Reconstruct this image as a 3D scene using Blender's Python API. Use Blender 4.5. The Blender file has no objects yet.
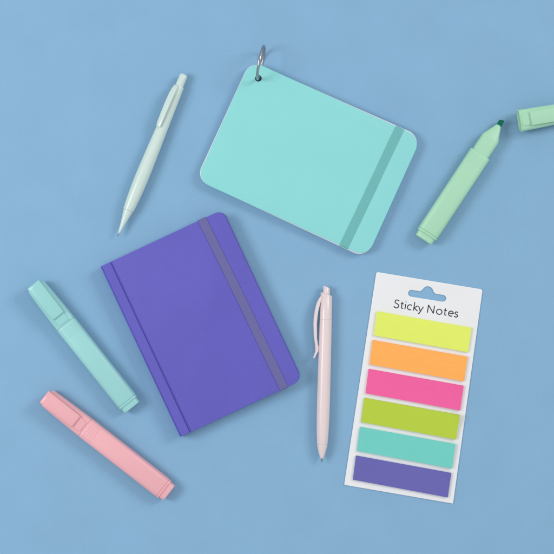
import bpy, bmesh, math, random
from mathutils import Vector, Matrix
random.seed(7)
R = math.radians
C = bpy.context.scene.collection
sc = bpy.context.scene

# ------------------------------------------------------------------ camera, world, lamps, exposure
U = 0.00077                      # one plan unit in metres (the whole layout is ~0.43 m wide)
CAMH = 1700.0                     # camera height in plan units
cam_d = bpy.data.cameras.new('camera'); cam = bpy.data.objects.new('camera', cam_d); C.objects.link(cam)
cam.location = (0, 0, CAMH * U); cam.rotation_euler = (0, 0, 0)
cam_d.sensor_width = 36.0; cam_d.lens = 36.0 * CAMH / 554.0
cam_d.clip_start = 0.01; cam_d.clip_end = 50.0
sc.camera = cam

w = bpy.data.worlds.new('World'); sc.world = w; w.use_nodes = True
bg = w.node_tree.nodes['Background']; bg.inputs[0].default_value = (0.93, 0.97, 1.0, 1); bg.inputs[1].default_value = 0.60

def softbox(name, loc, target, size, power, col):
    d = bpy.data.lights.new(name, 'AREA'); d.shape = 'RECTANGLE'; d.size, d.size_y = size
    d.energy = power; d.color = col
    o = bpy.data.objects.new(name, d); C.objects.link(o); o.location = loc
    o.rotation_euler = (Vector(target) - Vector(loc)).to_track_quat('-Z', 'Y').to_euler()
softbox('softbox_right', (1.55, 0.85, 1.45), (0, 0, 0), (0.75, 0.75), 16.6, (1.0, 0.985, 0.965))
softbox('softbox_left', (-1.15, 0.12, 1.15), (-.1, 0, 0), (0.6, 0.6), 10.9, (0.97, 0.985, 1.0))

sc.view_settings.view_transform = 'Standard'; sc.view_settings.look = 'None'
sc.view_settings.exposure = 0.0; sc.view_settings.gamma = 1.0

# ------------------------------------------------------------------ helpers
def lin(c):
    return tuple(((v/255)/12.92 if v/255 <= .04045 else (((v/255)+.055)/1.055)**2.4) for v in c)

def mat(name, rgb, rough=0.5, metal=0.0, grain=0.03, gscale=900, bump=0.04, bscale=2500, spec=0.5, mottle=0.0, sub=0.0, stretch=None):
    """Principled surface with a fine tonal grain and a fine bump, in object space (metres)."""
    m = bpy.data.materials.new(name); m.use_nodes = True
    nt = m.node_tree; N = nt.nodes; L = nt.links; b = N['Principled BSDF']
    b.inputs['Roughness'].default_value = rough; b.inputs['Metallic'].default_value = metal
    b.inputs['Specular IOR Level'].default_value = spec
    if sub:
        b.inputs['Subsurface Weight'].default_value = sub
        b.inputs['Subsurface Radius'].default_value = (0.004, 0.004, 0.004)
        b.inputs['Subsurface Scale'].default_value = 0.4
    co = N.new('ShaderNodeTexCoord'); src = co.outputs['Object']
    if stretch:
        mp = N.new('ShaderNodeMapping'); mp.inputs['Scale'].default_value = stretch
        L.new(src, mp.inputs['Vector']); src = mp.outputs['Vector']
    n1 = N.new('ShaderNodeTexNoise'); n1.inputs['Scale'].default_value = gscale; n1.inputs['Detail'].default_value = 3
    n2 = N.new('ShaderNodeTexNoise'); n2.inputs['Scale'].default_value = 28; n2.inputs['Detail'].default_value = 4
    L.new(src, n1.inputs['Vector']); L.new(src, n2.inputs['Vector'])
    def rng(node, a):
        r = N.new('ShaderNodeMapRange'); r.inputs['From Min'].default_value = .25; r.inputs['From Max'].default_value = .75
        r.inputs['To Min'].default_value = 1 - a; r.inputs['To Max'].default_value = 1 + a
        L.new(node.outputs['Fac'], r.inputs['Value']); return r.outputs['Result']
    mu = N.new('ShaderNodeMath'); mu.operation = 'MULTIPLY'
    L.new(rng(n1, grain), mu.inputs[0]); L.new(rng(n2, mottle), mu.inputs[1])
    vm = N.new('ShaderNodeVectorMath'); vm.operation = 'SCALE'; vm.inputs[0].default_value = lin(rgb)
    L.new(mu.outputs[0], vm.inputs['Scale']); L.new(vm.outputs[0], b.inputs['Base Color'])
    if bump:
        n3 = N.new('ShaderNodeTexNoise'); n3.inputs['Scale'].default_value = bscale; n3.inputs['Detail'].default_value = 2
        L.new(src, n3.inputs['Vector'])
        bp = N.new('ShaderNodeBump'); bp.inputs['Strength'].default_value = bump; bp.inputs['Distance'].default_value = 0.0003
        L.new(n3.outputs['Fac'], bp.inputs['Height']); L.new(bp.outputs['Normal'], b.inputs['Normal'])
    return m

M = dict(
    blue=mat('blue_paper', (133, 173, 204), .8, grain=.05, gscale=1100, mottle=.03, bump=.3, bscale=1300, spec=.2),
    mint_card=mat('mint_card', (140, 213, 211), .55, grain=.012, mottle=.015, bump=.05, spec=.35),
    mint_band=mat('mint_elastic', (116, 184, 182), .8, grain=.06, gscale=1600, bump=.2, spec=.2),
    paper=mat('white_paper', (232, 231, 238), .8, grain=.02, bump=.06, spec=.2),
    purple=mat('purple_cover', (97, 91, 184), .46, grain=.03, mottle=.03, bump=.3, bscale=1100, spec=.35),
    purple_band=mat('purple_elastic', (110, 107, 160), .8, grain=.06, gscale=1600, bump=.2, spec=.2),
    cream=mat('cream_paper', (236, 232, 222), .8, grain=.02, bump=.05, spec=.2),
    steel=mat('steel', (176, 174, 176), .25, 1.0, grain=.04, bump=.02),
    brass=mat('pen_tip_metal', (150, 148, 150), .25, 1.0, grain=.04, bump=.02),
    mint_pl=mat('mint_plastic', (154, 209, 207), .42, grain=.012, bump=.05, mottle=.01, sub=.15),
    pink_pl=mat('pink_plastic', (237, 174, 180), .42, grain=.012, bump=.05, mottle=.01, sub=.15),
    green_pl=mat('green_plastic', (170, 217, 184), .42, grain=.012, bump=.05, mottle=.01, sub=.15),
    green_in=mat('green_plastic_inside', (128, 200, 155), .5, grain=.012, bump=.05),
    nib=mat('green_felt', (22, 104, 84), .95, grain=.1, bump=.4, spec=.1),
    pale_pl=mat('pale_green_plastic', (206, 222, 214), .24, grain=.01, bump=.02, mottle=.01, sub=.1),
    blush_pl=mat('blush_plastic', (230, 211, 210), .24, grain=.01, bump=.02, mottle=.01, sub=.1),
    ink=mat('dark_ink', (62, 60, 66), .7, grain=.03, bump=0, spec=.2),
    card=mat('white_card', (232, 231, 232), .6, grain=.01, mottle=.008, bump=.04, spec=.3),
)
NOTE = [('yellow', (225, 235, 104)), ('orange', (254, 174, 89)), ('pink', (240, 98, 158)),
        ('lime', (182, 204, 65)), ('turquoise', (114, 204, 192)), ('violet', (105, 101, 173))]
for n, c in NOTE:
    M['note_' + n] = mat('%s_note_paper' % n, c, .75, grain=.02, gscale=700, mottle=.02, bump=.1, spec=.2, stretch=(.25, 1, 1))

K = 1.0                                            # plan scale of the thing under construction
def link(name, me, m, parent):
    o = bpy.data.objects.new(name, me); C.objects.link(o)
    if m: me.materials.clear(); me.materials.append(m)
    if parent: o.parent = parent
    return o

def finish(me, ang=38):
    bm = bmesh.new(); bm.from_mesh(me)
    bmesh.ops.remove_doubles(bm, verts=bm.verts, dist=1e-6)
    bmesh.ops.recalc_face_normals(bm, faces=bm.faces); bm.to_mesh(me); bm.free()
    me.shade_smooth(); me.set_sharp_from_angle(angle=R(ang))
    return me

def mesh(name, verts, faces, m, parent, ang=38):
    me = bpy.data.meshes.new(name)
    me.from_pydata([tuple(c * U * K for c in v) for v in verts], [], faces); me.update()
    return link(name, finish(me, ang), m, parent)

def rpoly(pts, rad, n=8):
    """polygon with rounded corners; rad: one radius or one per corner"""
    out = []; N = len(pts)
    if not isinstance(rad, (list, tuple)): rad = [rad] * N
    for i, p in enumerate(pts):
        p = Vector(p); a = Vector(pts[i-1]); b = Vector(pts[(i+1) % N]); r = rad[i]
        if r <= 0: out.append(tuple(p)); continue
        d1 = (a-p).normalized(); d2 = (b-p).normalized(); h = d1.angle(d2) / 2
        t = r / math.tan(h); c = p + (d1+d2).normalized() * (r / math.sin(h))
        s = p + d1*t - c; e = p + d2*t - c
        tot = s.angle_signed(e)
        for k in range(n+1):
            v = s.copy(); v.rotate(Matrix.Rotation(-tot*k/n, 2)); out.append(tuple(c + v))
    return out

def rect(x0, y0, x1, y1): return [(x0, y0), (x1, y0), (x1, y1), (x0, y1)]

def prism(name, outline, z0, z1, m, parent, bev=.3, holes=(), ang=38, res=3, xf=None):
    """outline extruded from z0 to z1 with rounded rims; xf(x, y, z) may bend the result (plan units)"""
    cu = bpy.data.curves.new('tmp', 'CURVE'); cu.dimensions = '2D'; cu.fill_mode = 'BOTH'
    for ring in [outline] + list(holes):
        s = cu.splines.new('POLY'); s.points.add(len(ring)-1); s.use_cyclic_u = True
        for k, p in enumerate(ring): s.points[k].co = (p[0], p[1], 0, 1)
    h = (z1-z0)/2; bev = min(bev, h*.98)
    cu.extrude = h-bev; cu.bevel_depth = bev; cu.bevel_resolution = res; cu.offset = -bev
    o = bpy.data.objects.new('tmp', cu); C.objects.link(o)
    me = bpy.data.meshes.new_from_object(o.evaluated_get(bpy.context.evaluated_depsgraph_get()))
    bpy.data.objects.remove(o); bpy.data.curves.remove(cu)
    for v in me.vertices:
        c = (v.co.x, v.co.y, v.co.z + h + z0)
        if xf: c = xf(*c)
        v.co = tuple(q * U * K for q in c)
    me.name = name
    return link(name, finish(me, ang), m, parent)

def loft(name, rings, m, parent, cap0=True, cap1=True, ang=38):
    n = len(rings[0]); V = [p for r in rings for p in r]; F = []
    for i in range(len(rings)-1):
        for k in range(n):
            a = i*n+k; b = i*n+(k+1) % n; F.append((a, b, b+n, a+n))
    if cap0: F.append(tuple(range(n))[::-1])
    if cap1: F.append(tuple((len(rings)-1)*n+k for k in range(n)))
    return mesh(name, V, F, m, parent, ang)

def merge(name, objs, parent):
    """join several meshes that are one part"""
    bm = bmesh.new()
    for o in objs: bm.from_mesh(o.data)
    me = bpy.data.meshes.new(name); bm.to_mesh(me); bm.free()
    me.materials.append(objs[0].data.materials[0])
    src = [(o, o.data) for o in objs]
    for o, d in src: bpy.data.objects.remove(o); bpy.data.meshes.remove(d)
    me.set_sharp_from_angle(angle=R(38))
    return link(name, me, None, parent)

def thing(name, label, cat, px, py, ang, zref, group=None):
    """Empty on the table top at plan position (px, py); ang = clockwise turn in degrees; zref = height at which
    the thing's outline was measured"""
    global K
    K = 1 - zref / CAMH
    o = bpy.data.objects.new(name, None); C.objects.link(o); o.empty_display_size = .01
    o.location = ((px-277)*U*K, (277-py)*U*K, 0); o.rotation_euler = (0, 0, -R(ang))
    o['label'] = label; o['category'] = cat
    if group: o['group'] = group
    return o

def part(o, label): o['label'] = label; return o

# ------------------------------------------------------------------ the surface
me = bpy.data.meshes.new('tabletop')
me.from_pydata([(-3, -3, 0), (3, -3, 0), (3, 3, 0), (-3, 3, 0)], [], [(0, 1, 2, 3)])
t = link('tabletop', me, M['blue'], None); t['kind'] = 'structure'
t['label'] = 'matt light blue paper surface everything lies on'

# ------------------------------------------------------------------ notebooks
def elastic(parent, x0, x1, y0, y1, zb, zt, width, m, cords=5, d=.55):
    """ribbed elastic loop: goes round the book at x (x0 at the y0 edge, x1 at the y1 edge)"""
    g = .25; r = 1.0
    path = []
    for cy, cz, a0 in ((y0, zb, -180), (y0, zt, 180), (y1, zt, 90), (y1, zb, 0)):
        pass
    def arc(cy, cz, a, b):
        for k in range(6):
            t = R(a + (b-a)*k/5); path.append((cy + (r+g)*math.cos(t), cz + (r+g)*math.sin(t), t))
    arc(y0+r, zb+r, 270, 180); arc(y0+r, zt-r, 180, 90)
    # a few stations along the top so that it stays straight
    for k in range(1, 8): path.append((y0+r + (y1-y0-2*r)*k/8, zt+g+.06*math.sin(k*2.1), R(90)))
    arc(y1-r, zt-r, 90, 0); arc(y1-r, zb+r, 0, -90)
    prof = []
    n = cords*6
    for k in range(n+1):
        f = k/n; s = abs(math.sin(math.pi*f*cords)); prof.append((-width/2 + width*f, d*(.45+.55*s**.6)))
    prof += [(width/2, 0), (-width/2, 0)]
    rings = []
    for (y, z, t) in path:
        f = min(1, max(0, (y-y0)/(y1-y0))); x = x0 + (x1-x0)*f + .16*math.sin(f*7+x0)
        rings.append([(x+a, y + h*math.cos(t), z + h*math.sin(t)) for a, h in prof])
    return loft('elastic_band', rings, m, parent, ang=60)

# mint ring notebook: 187 x 131 plan units, turned 24.3 degrees
nb = thing('ring_notebook', 'mint green landscape notebook with rounded corners, steel ring and green elastic', 'notebook',
           308.9, 158.9, 24.4, 9)
W2, H2 = 93.6, 65.6
hole = [(-79.3 + 3.3*math.cos(R(a)), 52.6 + 3.3*math.sin(R(a))) for a in range(0, 360, 12)]
outl = rpoly(rect(-W2, -H2, W2, H2), 13.5, 12)
prism('back_cover', outl, .2, 1.5, M['mint_card'], nb, .3, [hole])
sheets = []
for k in range(6):                                  # the page block, fanned a little
    l, rt, rb = [(.4, .5, .5), (1.0, .9, 1.0), (.7, 1.3, .7), (1.3, 1.1, 1.3), (.9, 1.5, 1.0), (1.1, 1.3, 1.3)][k]
    sheets.append(prism('s', rpoly([(-W2-l, -H2+.4), (W2-.5, -H2-rb), (W2-.5, H2+rt), (-W2-l*.5, H2-.2)], 13.2, 12), 1.6+k*1.0, 2.58+k*1.0,
                        M['paper'], nb, .2, [hole]))
merge('page_block', sheets, nb)
prism('front_cover', outl, 7.75, 9.3, M['mint_card'], nb, .35, [hole])
elastic(nb, 68.0, 70.2, -H2, H2, .1, 9.3, 8.8, M['mint_band'], 6)

def torus_arc(R0, r, a0, a1, n=40, q=14):
    rings = []
    for k in range(n+1):
        a = R(a0 + (a1-a0)*k/n)
        rings.append([((R0 + r*math.cos(R(360*j/q)))*math.cos(a), (R0 + r*math.cos(R(360*j/q)))*math.sin(a), r*math.sin(R(360*j/q)))
                      for j in range(q)])
    return rings
RING_R = 16.5
ring_m = (Matrix.Translation(Vector((-83.2, 67.2, 16.0))) @ Matrix.Rotation(R(13.0), 4, 'Z') @ Matrix.Rotation(R(86), 4, 'Y'))
def place(rings): return [[tuple(ring_m @ Vector(p)) for p in r] for r in rings]
rg = loft('binder_ring', place(torus_arc(RING_R, 1.35, 0, 359.9, 90)), M['steel'], nb)
k1 = loft('k', place([[(x*1.0, y, z) for x, y, z in r] for r in torus_arc(RING_R, 2.0, 172, 184, 8)]), M['steel'], rg)
k2 = loft('k', place(torus_arc(RING_R, 1.65, 190, 194, 4)), M['steel'], rg)
merge('hinge', [k1, k2], rg)

# purple hardback: 134 x 188, spine on the left
pb = thing('hardback_notebook', 'purple hardback notebook with rounded outer corners and violet elastic', 'notebook',
           201.2, 323.4, -25.06, 15)
W2, H2, TH = 66.9, 94.1, 15.5
def cover_outline(x0): return rpoly(rect(x0, -H2-.5, W2+.9, H2+.6), [0, 9, 9, 0], 10)
prism('back_cover', cover_outline(-W2+1.2), .2, 2.0, M['purple'], pb, .5)
prism('page_block', rpoly(rect(-W2+3, -H2+2.6, W2-2.6, H2-2.6), [0, 7, 7, 0], 8), 2.05, TH-2.05, M['cream'], pb, .2)
# front board with the hinge groove pressed along the spine
def groove(x, y, z):
    if z > TH-1.1: z -= 1.15*math.exp(-((x+W2-10.9)/.62)**4)
    return (x, y, z)
bm_o = []
xs = [-W2+1.0] + [-W2+9.6+i*.13 for i in range(21)]
verts = []; faces = []
# the top board is a grid strip near the groove and one broad plate beyond it
def strip():
    X = xs; zt, zb = TH, TH-2.6
    V = []; F = []
    prof = []
    for x in X:
        e = .45 if x == X[0] else 0
        prof.append((x, groove(x, 0, zt)[2]-e))
    prof.insert(1, (X[0]+.45, zt))
    yb = [(-H2, .5), (-H2+.5, 0), (H2-.5, 0), (H2, .5)]
    for (y, dz) in yb:
        for (x, z) in prof: V.append((x, y, z-dz))
    n = len(prof)
    for j in range(3):
        for i in range(n-1): F.append((j*n+i, j*n+i+1, (j+1)*n+i+1, (j+1)*n+i))
    b0 = len(V)
    for (y, dz) in yb:
        for (x, z) in prof: V.append((x, y, zb))
    for i in range(n-1):
        F.append((i, b0+i, b0+i+1, i+1)); F.append((3*n+i, 3*n+i+1, b0+3*n+i+1, b0+3*n+i))
    F.append((0, n, b0+n, b0)); F.append((n, 2*n, b0+2*n, b0+n)); F.append((2*n, 3*n, b0+3*n, b0+2*n))
    for j in range(3):
        for i in range(n-1): F.append((b0+j*n+i, b0+(j+1)*n+i, b0+(j+1)*n+i+1, b0+j*n+i+1))
    return mesh('s', V, F, M['purple'], pb)
xe = xs[-1]
plate = prism('s', rpoly(rect(xe-.02, -H2, W2, H2), [0, 9, 9, 0], 10), TH-2.2, TH, M['purple'], pb, .45)
merge('front_cover', [strip(), plate], pb)
# the spine: rounded board from cover to cover
sp = [(-W2+1.25, .3), (-W2+.0, .9), (-W2-.6, 3), (-W2-.8, TH/2), (-W2-.6, TH-4), (-W2+.1, TH-1.9), (-W2+.75, TH-1.2),
      (-W2+1.6, TH-2.4), (-W2+1.4, TH/2), (-W2+1.6, 2.1)]
loft('spine', [[(x, y, z) for x, z in sp] for y in (-H2, H2)], M['purple'], pb, ang=30)
elastic(pb, 47.8, 45.0, -H2, H2, .1, TH, 8.6, M['purple_band'], 5)

# ------------------------------------------------------------------ highlighters
def sell(a, b, n=3.0, q=44, zc=0, yc=0):
    out = []
    for k in range(q):
        t = 2*math.pi*k/q; c, s = math.cos(t), math.sin(t)
        out.append((yc + a*abs(c)**(2/n)*(1 if c >= 0 else -1), zc + b*abs(s)**(2/n)*(1 if s >= 0 else -1)))
    return out
def slab(name, secs, m, parent, n=3.5, **kw):      # secs: (x, half width, half height)
    return loft(name, [[(x, y, z) for y, z in sell(a, b, n, zc=ZC)] for x, a, b in secs], m, parent, **kw)
ZC = 7.4
HW, HH = 11.1, 7.4
GLOSS = {}
def glossy(m):                                     # caps are moulded shinier than barrels
    if m.name not in GLOSS:
        g_ = m.copy(); g_.name = m.name + '_polished'; g_.node_tree.nodes['Principled BSDF'].inputs['Roughness'].default_value = .24
        GLOSS[m.name] = g_
    return GLOSS[m.name]
def barrel_parts(root, m, s0, s1):
    """barrel from s0 to s1, end plug, grip dots near s0"""
    slab('barrel', [(s0, HW-.45, HH-.45), (s0+.12, HW-.12, HH-.12), (s0+.5, HW, HH), (s1-3.2, HW-.1, HH-.1), (s1-2.9, HW-.25, HH-.25),
                    (s1-2.75, HW-.75, HH-.75), (s1-2.5, HW-.75, HH-.75), (s1-2.35, HW-.25, HH-.25), (s1-.4, HW-.25, HH-.25), (s1, HW-.7, HH-.7)],
         m, root, ang=50)
    slab('end_plug', [(s1-.4, HW-1.4, HH-1.4), (s1+4.6, HW-1.6, HH-1.6), (s1+5.5, HW-1.9, HH-1.9), (s1+5.9, HW-2.6, HH-2.6)], m, root)
    V = []; F = []
    for i in range(4):
        for j in range(6):
            cx, cy = s0+4.0+i*2.9, (j-2.5)*2.75
            # height of the barrel surface under the dot
            cz = ZC + HH*(1-abs(cy/HW)**3.5)**(1/3.5) - .12
            b = len(V)
            for lv, (rr, hh) in enumerate(((.8, 0), (.7, .18), (.4, .32))):
                for k in range(10): V.append((cx+rr*math.cos(.2*math.pi*k), cy+rr*math.sin(.2*math.pi*k), cz+hh))
            V.append((cx, cy, cz+.36))
            for lv in range(2):
                for k in range(10): F.append((b+lv*10+k, b+lv*10+(k+1) % 10, b+lv*10+10+(k+1) % 10, b+lv*10+10+k))
            for k in range(10): F.append((b+20+k, b+20+(k+1) % 10, b+30))
    mesh('grip_dots', V, F, m, root, ang=70)

def cap_parts(root, m, s_end, s_mouth, hollow=False, inner=None, onto=None):
    """cap: closed end at s_end, mouth at s_mouth (s_mouth > s_end); clip on top"""
    d = s_mouth - s_end; m = glossy(m)
    a, h = HW-.15, HH-.1
    secs = [(s_end+2.2, a-3.2, h-2.6), (s_end+2.7, a-1.9, h-1.3), (s_end+4.2, a-1.2, h-.7), (s_end+14, a-.75, h-.4), (s_end+36, a-.2, h-.1), (s_mouth-1, a+.1, h)]
    if hollow:
        ins = 1.3
        secs += [(s_mouth-.3, a+.1, h), (s_mouth, a-.25, h-.35), (s_mouth, a-ins+.2, h-ins+.2), (s_mouth-.4, a-ins, h-ins), (s_end+5, a-ins-1, h-ins-1)]
    else:
        secs += [(s_mouth-.12, a+.05, h), (s_mouth, a-.2, h-.2)]
    body = slab('cap' if onto is None else 'cap_shell', secs, m, root, ang=50)
    par = body
    par_obj = root if onto is not None else body
    # raised seat under and past the clip
    zt = ZC + HH - .6
    tp = lambda x: 7.6 - .5*(x-s_end)/d
    prism('clip_base', rpoly([(s_end+1.2, -6.6), (s_mouth-1.4, -5.7), (s_mouth-1.4, 5.7), (s_end+1.2, 6.6)], .8, 4), ZC+2, zt+1.25, m, par_obj, .5)
    # clip: side profile swept across, a little narrower at its free end
    L = 41.0
    prof = [(0.0, zt+.6), (.25, zt+2.9), (1.1, zt+3.9), (3, zt+4.2), (L*.6, zt+3.9), (L-2, zt+3.6), (L-.5, zt+3.3), (L, zt+2.8), (L-.1, zt+1.65), (L-1.2, zt+1.5),
            (L-5, zt+2.1), (9, zt+2.0), (7, zt+.8), (2, zt+.3)]
    def w_at(x): return 7.3 - .5*x/L
    rings = []
    for f, ins in ((-1, .75), (-1, .3), (-1, 0), (1, 0), (1, .3), (1, .75)):
        e = {0: .55, .3: .16, .75: 0}[ins]
        # edges rounded by pulling the rim in while the profile shrinks a little
        rings.append([(s_end + x, f*(w_at(x) - (.0 if ins == .75 else ins if ins else .45) + (0)), z) for x, z in prof])
    cx = sum(p[0] for p in prof)/len(prof); cz = sum(p[1] for p in prof)/len(prof)
    rings = []
    for f, wi, sh in ((-1, 0, .55), (-1, .12, .25), (-1, .5, 0), (1, .5, 0), (1, .12, .25), (1, 0, .55)):
        rr = []
        for i, (x, z) in enumerate(prof):
            px_, pz_ = prof[i-1]; nx_, nz_ = prof[(i+1) % len(prof)]
            tv = Vector((nx_-px_, nz_-pz_)).normalized(); nv = Vector((tv.y, -tv.x))   # outline runs clockwise seen from +y: inward normal
            rr.append((s_end + x + nv.x*sh, f*(w_at(x)-wi), z + nv.y*sh))
        rings.append(rr)
    loft('clip', rings, m, par_obj, ang=50)
    return body

def highlighter(label, m, px, py, ang):
    o = thing('highlighter_pen', label, 'highlighter', px, py, ang, 9, 'highlighter pens')
    cap_parts(o, m, 0, 50.9)
    barrel_parts(o, m, 51, 152)
    return o
# origin = closed end of the cap, on the axis
highlighter('mint green capped highlighter lying left of the purple notebook', M['mint_pl'], 34.0, 284.0, 51.56)
highlighter('coral pink capped highlighter, nearest the lower left corner', M['pink_pl'], 44.9, 395.9, 38.0)

g = thing('highlighter_pen', 'pale green uncapped highlighter showing its dark green chisel nib', 'highlighter', 480.2, 153.9, 123.4, 9, 'highlighter pens')
barrel_parts(g, M['green_pl'], 0, 97)
slab('neck', [(.6, 9.2, 6.9), (-18.0, 9.25, 6.9), (-19.2, 9.1, 6.7), (-20.2, 8.6, 6.3), (-32.6, 3.1, 2.9), (-33.6, 2.75, 2.6), (-34.2, 2.1, 2.2)],
     M['green_pl'], g, 3.4, ang=24)
prism('nib', rpoly([(-33.4, -2.6), (-33.4, 2.6), (-35.6, 2.8), (-41.3, 2.0), (-39.3, -2.6)], [0, 0, .5, .6, .5], 4), ZC-2.0, ZC+2.0, M['nib'], g, .5)

# the cap of the green one, mouth towards the middle; it lies on its flat back, clip up
ax = 170.0 
c = thing('highlighter_cap', 'loose pale green highlighter cap lying open at the right edge', 'pen cap', 568.3, 111.6, 169.6, 9)
body = cap_parts(c, M['green_pl'], 0, 51.0, hollow=True, onto=c)
c.rotation_euler = (R(-3), R(-3.0), -R(169.6)); c.location.z = 1.6*U

# ------------------------------------------------------------------ ball pens
def turned(name, prof, zc, m, parent, q=40, cap0=True, cap1=True, ang=38):
    return loft(name, [[(x, r*math.cos(2*math.pi*k/q), zc + r*math.sin(2*math.pi*k/q)) for k in range(q)] for x, r in prof], m, parent, cap0, cap1, ang)
def pen_clip(parent, secs, zc, roll, m):
    """secs: (x, inner radius, outer radius, half width); roll: degrees from straight up, + towards +y"""
    rings = []
    cr, sr = math.cos(R(roll)), math.sin(R(roll))
    for x, ri, ro, hw in secs:
        e = min(.35, (ro-ri)*.3, hw*.4)
        rr = [(-hw, ri+e), (-hw, ro-e), (-hw+e*.3, ro-e*.3), (-hw+e, ro), (hw-e, ro), (hw-e*.3, ro-e*.3), (hw, ro-e), (hw, ri+e), (hw-e, ri), (-hw+e, ri)]
        rings.append([(x, r_*sr + w_*cr, zc + r_*cr - w_*sr) for w_, r_ in rr])
    return loft('clip', rings, m, parent, ang=40)

# pale green push pen (tip lower left)
p = thing('ballpoint_pen', 'pale grey green push button pen pointing down left beside the mint notebook', 'pen', 184.2, 74.1, 112.3, 7, 'push button pens')
zc = 7.1
turned('push_button', [(0.0, 1.2), (.25, 2.6), (1.0, 3.6), (2.2, 4.05), (14, 4.1)], zc, M['pale_pl'], p)
turned('barrel', [(12.8, 4.2), (13.0, 4.8), (13.8, 5.1), (40, 5.6), (60, 6.0), (80, 6.5), (100, 6.95), (112, 7.05), (122, 6.9), (132, 6.5), (140, 6.0), (146.6, 5.5),
                  (147.0, 5.35)], zc, M['pale_pl'], p)
turned('nose_cone', [(147.0, 4.8), (147.35, 4.8), (147.4, 5.1), (149, 4.75), (155, 3.6), (163, 2.25), (169, 1.35), (171.6, 1.0), (171.9, .8)], zc, M['pale_pl'], p)
turned('metal_tip', [(171.5, .75), (172.6, .7), (173.2, .55), (174.8, .5), (175.2, .2)], zc, M['brass'], p)
pen_clip(p, [(13.6, 2.5, 5.6, 1.9), (14.2, 2.5, 6.3, 2.3), (18, 3.5, 7.6, 2.7), (24, 6.6, 8.5, 3.0), (34, 7.2, 9.0, 3.05), (46, 7.4, 9.1, 2.85), (54, 7.3, 9.0, 2.6), (57.5, 6.9, 8.7, 2.4), (58.8, 6.8, 8.2, 2.2)],
         zc, -26, M['pale_pl'])

# blush pen (upright in the picture, clip bowed out to the left)
p = thing('ballpoint_pen', 'blush pink push button pen with bowed clip between purple notebook and sticky notes', 'pen', 326.7, 285.8, 91.6, 7, 'push button pens')
zc = 6.6
bt = turned('push_button', [(0.0, 2.3), (.3, 3.0), (1.0, 3.35), (12, 3.4)], zc, M['blush_pl'], p)
for v in bt.data.vertices:                          # slanted press face
    if v.co.x < 1.2*U*K: v.co.x += (v.co.y/(U*K))*.42*U*K + .9*U*K
tb = turned('barrel', [(7.2, 4.4), (7.5, 5.4), (8.0, 5.8), (33.3, 6.1), (33.5, 5.9), (33.7, 5.9), (33.9, 6.12), (60, 6.3), (90, 6.45), (115, 6.55), (132, 6.4), (146, 6.05), (158, 5.35), (158.4, 5.2)],
            zc, M['blush_pl'], p)
for v in tb.data.vertices:
    if v.co.x < 8.5*U*K: v.co.x += (v.co.y/(U*K))*.32*U*K + .8*U*K
turned('nose_cone', [(158.2, 5.0), (158.55, 5.0), (158.65, 5.3), (162, 4.7), (167, 3.5), (171, 2.1), (172.6, 1.5), (172.9, 1.1)], zc, M['blush_pl'], p)
turned('metal_tip', [(172.6, 1.0), (174.3, .75), (175.3, .45), (176.3, .4), (176.6, .15)], zc, M['brass'], p)
pen_clip(p, [(10.5, 4.2, 5.9, 2.6), (13, 4.8, 7.6, 2.8), (18, 6.2, 9.8, 2.9), (24, 7.7, 11.1, 3.0), (31, 8.6, 12.0, 3.0), (38, 9.1, 12.3, 3.0), (46, 8.8, 11.8, 2.9),
             (53, 8.5, 11.2, 2.8), (59, 7.4, 10.0, 2.7), (63.2, 6.8, 9.6, 2.6), (66, 7.2, 9.6, 2.6), (69, 8.6, 10.6, 2.5), (72.6, 10.4, 11.8, 2.3)], zc, -86, M['blush_pl'])
pen_clip(p, [(60, 6.2, 8.2, 1.6), (62, 5.9, 8.6, 1.8), (64.5, 5.9, 8.3, 1.7), (66, 6.2, 7.6, 1.5)], zc, -86, M['blush_pl']).name = 'clip_ball'

# ------------------------------------------------------------------ sticky note card
CX, CY, CA = 414.1, 387.45, 9.1
st = thing('sticky_note_card', 'white hanging card printed Sticky Notes with six coloured strips of notes', 'sticky notes', CX, CY, CA, 1.5)
def loc(px, py):
    dx, dy = px-CX, py-CY; a = R(CA)
    return (dx*math.cos(a)+dy*math.sin(a), dx*math.sin(a)-dy*math.cos(a))
outer = rpoly([loc(344.2, 484.9), loc(453.1, 503.7), loc(482.7, 289.4), loc(376.4, 271.8)], [.9, .9, 2.2, 2.2], 6)
# euro hole: a slot with a round bump on top
hc = loc(427.2, 295.8)
def slot():
    pts = []
    hw, hh, br = 19.2, 3.35, 5.6
    for k in range(13): a = R(-90+180*k/12); pts.append((hw-hh+hh*math.cos(a), hh*math.sin(a)))
    x1 = 7.6                                        # fillet then the bump
    for k in range(5): a = R(270-75*k/4); pts.append((x1+1.2+1.6*math.cos(a)-.6, hh+1.6+1.6*math.sin(a)))
    for k in range(13): a = R(15+150*k/12); pts.append((br*math.cos(a), hh+.6+br*math.sin(a)))
    for k in range(5): a = R(345-75*k/4); pts.append((-x1-1.2+1.6*math.cos(a)+.6, hh+1.6+1.6*math.sin(a)))
    for k in range(13): a = R(90+180*k/12); pts.append((-hw+hh+hh*math.cos(a), hh*math.sin(a)))
    return [(hc[0]+x, hc[1]+y) for x, y in pts]
prism('backing_card', outer, .15, 1.15, M['card'], st, .15, [slot()])
LIFT = {0: .25, 1: .1, 2: .2, 3: 1.6, 4: 1.2, 5: .1}
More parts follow.
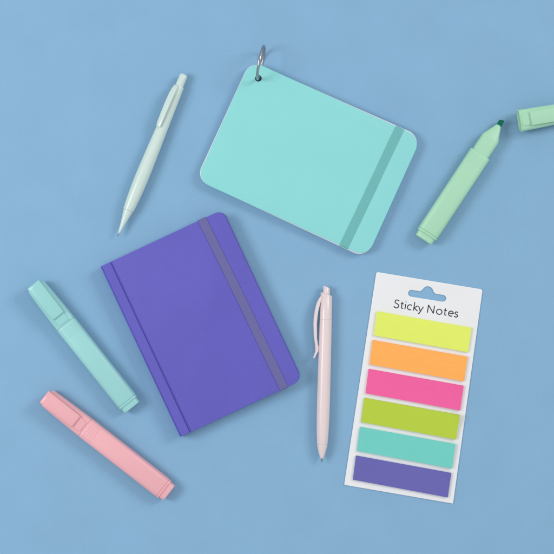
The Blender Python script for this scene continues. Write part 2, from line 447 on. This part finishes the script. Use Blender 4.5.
for i, (nm, _) in enumerate(NOTE):
    TL = (377-4.2*i, 311.2+28.86*i); TR = (471.5-4.08*i, 327.7+29.04*i)
    BL = (TL[0]-3.1, TL[1]+24.1); BR = (TR[0]-3.5, TR[1]+24.4)
    q = [loc(*BL), loc(*BR), loc(*TR), loc(*TL)]
    def at(u, v):                                   # u along, v up, 0..1
        a = Vector(q[0]).lerp(q[1], u); b = Vector(q[3]).lerp(q[2], u); return a.lerp(b, v)
    nu, nv, ns = 40, 8, 4
    V = []; F = []
    for s in range(ns):                             # a pad of ns leaves; the top ones lift a little at the right end
        jx, jy = random.uniform(-.22, .22), random.uniform(-.18, .18)
        for side in (0, 1):
            for a in range(nu+1):
                for b in range(nv+1):
                    u, v = a/nu, b/nv; p2 = at(u, v)
                    lift = LIFT[i]*((s+1)/ns)**2*(max(0, (u-.62)/.38)**2.2)*(.35+.65*v) + .10*math.sin(u*9+i*2+s)*(s/ns)
                    if i == 3 and s > 1: lift += (s-1)*1.3*max(0, (u-.93)/.07 + (v-.45)/.55 - 1)
                    V.append((p2.x+jx, p2.y+jy, 1.16 + s*.55 + side*.5 + lift))
        base = s*2*(nu+1)*(nv+1); top = base + (nu+1)*(nv+1)
        ix = lambda o_, a, b: o_ + a*(nv+1) + b
        for a in range(nu):
            for b in range(nv):
                F.append((ix(top, a, b), ix(top, a+1, b), ix(top, a+1, b+1), ix(top, a, b+1)))
                F.append((ix(base, a, b), ix(base, a, b+1), ix(base, a+1, b+1), ix(base, a+1, b)))
        for a in range(nu):
            F.append((ix(base, a, 0), ix(base, a+1, 0), ix(top, a+1, 0), ix(top, a, 0)))
            F.append((ix(base, a, nv), ix(top, a, nv), ix(top, a+1, nv), ix(base, a+1, nv)))
        for b in range(nv):
            F.append((ix(base, 0, b), ix(top, 0, b), ix(top, 0, b+1), ix(base, 0, b+1)))
            F.append((ix(base, nu, b), ix(base, nu, b+1), ix(top, nu, b+1), ix(top, nu, b)))
    o = mesh('note_pad', V, F, M['note_'+nm], st, 30)
    part(o, {'yellow': 'neon yellow strip of notes at the top', 'orange': 'orange strip of notes', 'pink': 'hot pink strip of notes',
             'lime': 'lime green strip of notes with a lifted right end', 'turquoise': 'turquoise strip of notes',
             'violet': 'violet strip of notes at the bottom'}[nm])

# printed words, drawn stroke by stroke
def arc(cx, cy, rx, ry, a0, a1, n=14): return [(cx+rx*math.cos(R(a0+(a1-a0)*k/n)), cy+ry*math.sin(R(a0+(a1-a0)*k/n))) for k in range(n+1)]
def bez(p, n=12):
    return [tuple(sum(c*q[d] for c, q in zip(((1-t)**3, 3*t*(1-t)**2, 3*t*t*(1-t), t**3), p)) for d in (0, 1)) for t in [k/n for k in range(n+1)]]
XH, CH, AH = 5.3, 8.0, 8.6
G = []
G.append(bez([(5.0, 7.0), (4.0, 8.5), (1.0, 8.2), (1.0, 6.1)]) + bez([(1.0, 6.1), (1.0, 3.9), (5.3, 4.6), (5.3, 2.2)])[1:] + bez([(5.3, 2.2), (5.3, -.5), (1.4, -.6), (.5, 1.4)])[1:])   # S
def t_(x): return [[(x+1.3, 7.0)] + [(x+1.3, 1.6)] + bez([(x+1.3, 1.6), (x+1.3, .3), (x+2.2, .2), (x+3.1, .6)], 6)[1:], [(x, XH-.2), (x+3.0, XH-.2)]]
G += t_(6.9)
G.append([(11.9, 0), (11.9, XH)]); G.append([(11.9, 7.0), (11.9, 7.75)])
G.append(arc(16.6, XH/2, 2.55, XH/2-.1, 52, 308))
G += [[(20.6, 0), (20.6, AH)], [(24.0, XH), (20.9, 2.8), (24.6, 0)]]
G += [[(25.0, XH), (27.4, .2)], [(29.8, XH), (26.6, -1.9), (25.3, -2.2)]]
G += [[(34.6, 0), (34.6, CH)], [(34.5, CH-.1), (40.7, .1)], [(40.6, 0), (40.6, CH)]]
G.append(arc(46.2, XH/2, 2.75, XH/2-.1, 0, 360, 24))
G += t_(50.6)
G.append([(55.9, 2.9), (60.3, 2.9)] + arc(58.0, XH/2, 2.4, XH/2-.1, 10, 312)[0:])
G.append(bez([(64.7, 4.5), (64.0, 5.6), (61.9, 5.4), (62.0, 3.9)], 8) + bez([(62.0, 3.9), (62.2, 2.5), (65.0, 2.9), (65.0, 1.3)], 8)[1:] + bez([(65.0, 1.3), (65.0, -.3), (62.3, -.3), (61.6, .9)], 8)[1:])
t0 = Vector(loc(393.2, 307.4)); td = (Vector(loc(457.9, 317.4)) - t0); td = td.normalized(); tn = Vector((-td.y, td.x))
V = []; F = []
SW = .5
for si, s in enumerate(G):
    pts = [t0 + td*x + tn*y for x, y in s]
    n = len(pts); z0, z1 = 1.16, 1.19 + .002*si
    L = []; Rr = []
    for i, p0 in enumerate(pts):
        d1 = (pts[i]-pts[i-1]).normalized() if i else None; d2 = (pts[i+1]-pts[i]).normalized() if i < n-1 else None
        d = ((d1 or d2) + (d2 or d1)).normalized(); nn = Vector((-d.y, d.x))
        kk = 1/max(.45, nn.dot(Vector((-(d1 or d2).y, (d1 or d2).x))))
        L.append(p0+nn*SW*kk); Rr.append(p0-nn*SW*kk)
    b = len(V)
    for i in range(n):
        V += [(L[i].x, L[i].y, z0), (L[i].x, L[i].y, z1), (Rr[i].x, Rr[i].y, z1), (Rr[i].x, Rr[i].y, z0)]
    for i in range(n-1):
        for k in range(4): F.append((b+4*i+k, b+4*i+(k+1) % 4, b+4*i+4+(k+1) % 4, b+4*i+4+k))
    F += [(b, b+1, b+2, b+3), (b+4*(n-1)+3, b+4*(n-1)+2, b+4*(n-1)+1, b+4*(n-1))]
me = bpy.data.meshes.new('printed_words'); me.from_pydata([tuple(c_*U*K for c_ in v) for v in V], [], F); me.update()
part(link('printed_words', me, M['ink'], st), 'dark grey printed words Sticky Notes')
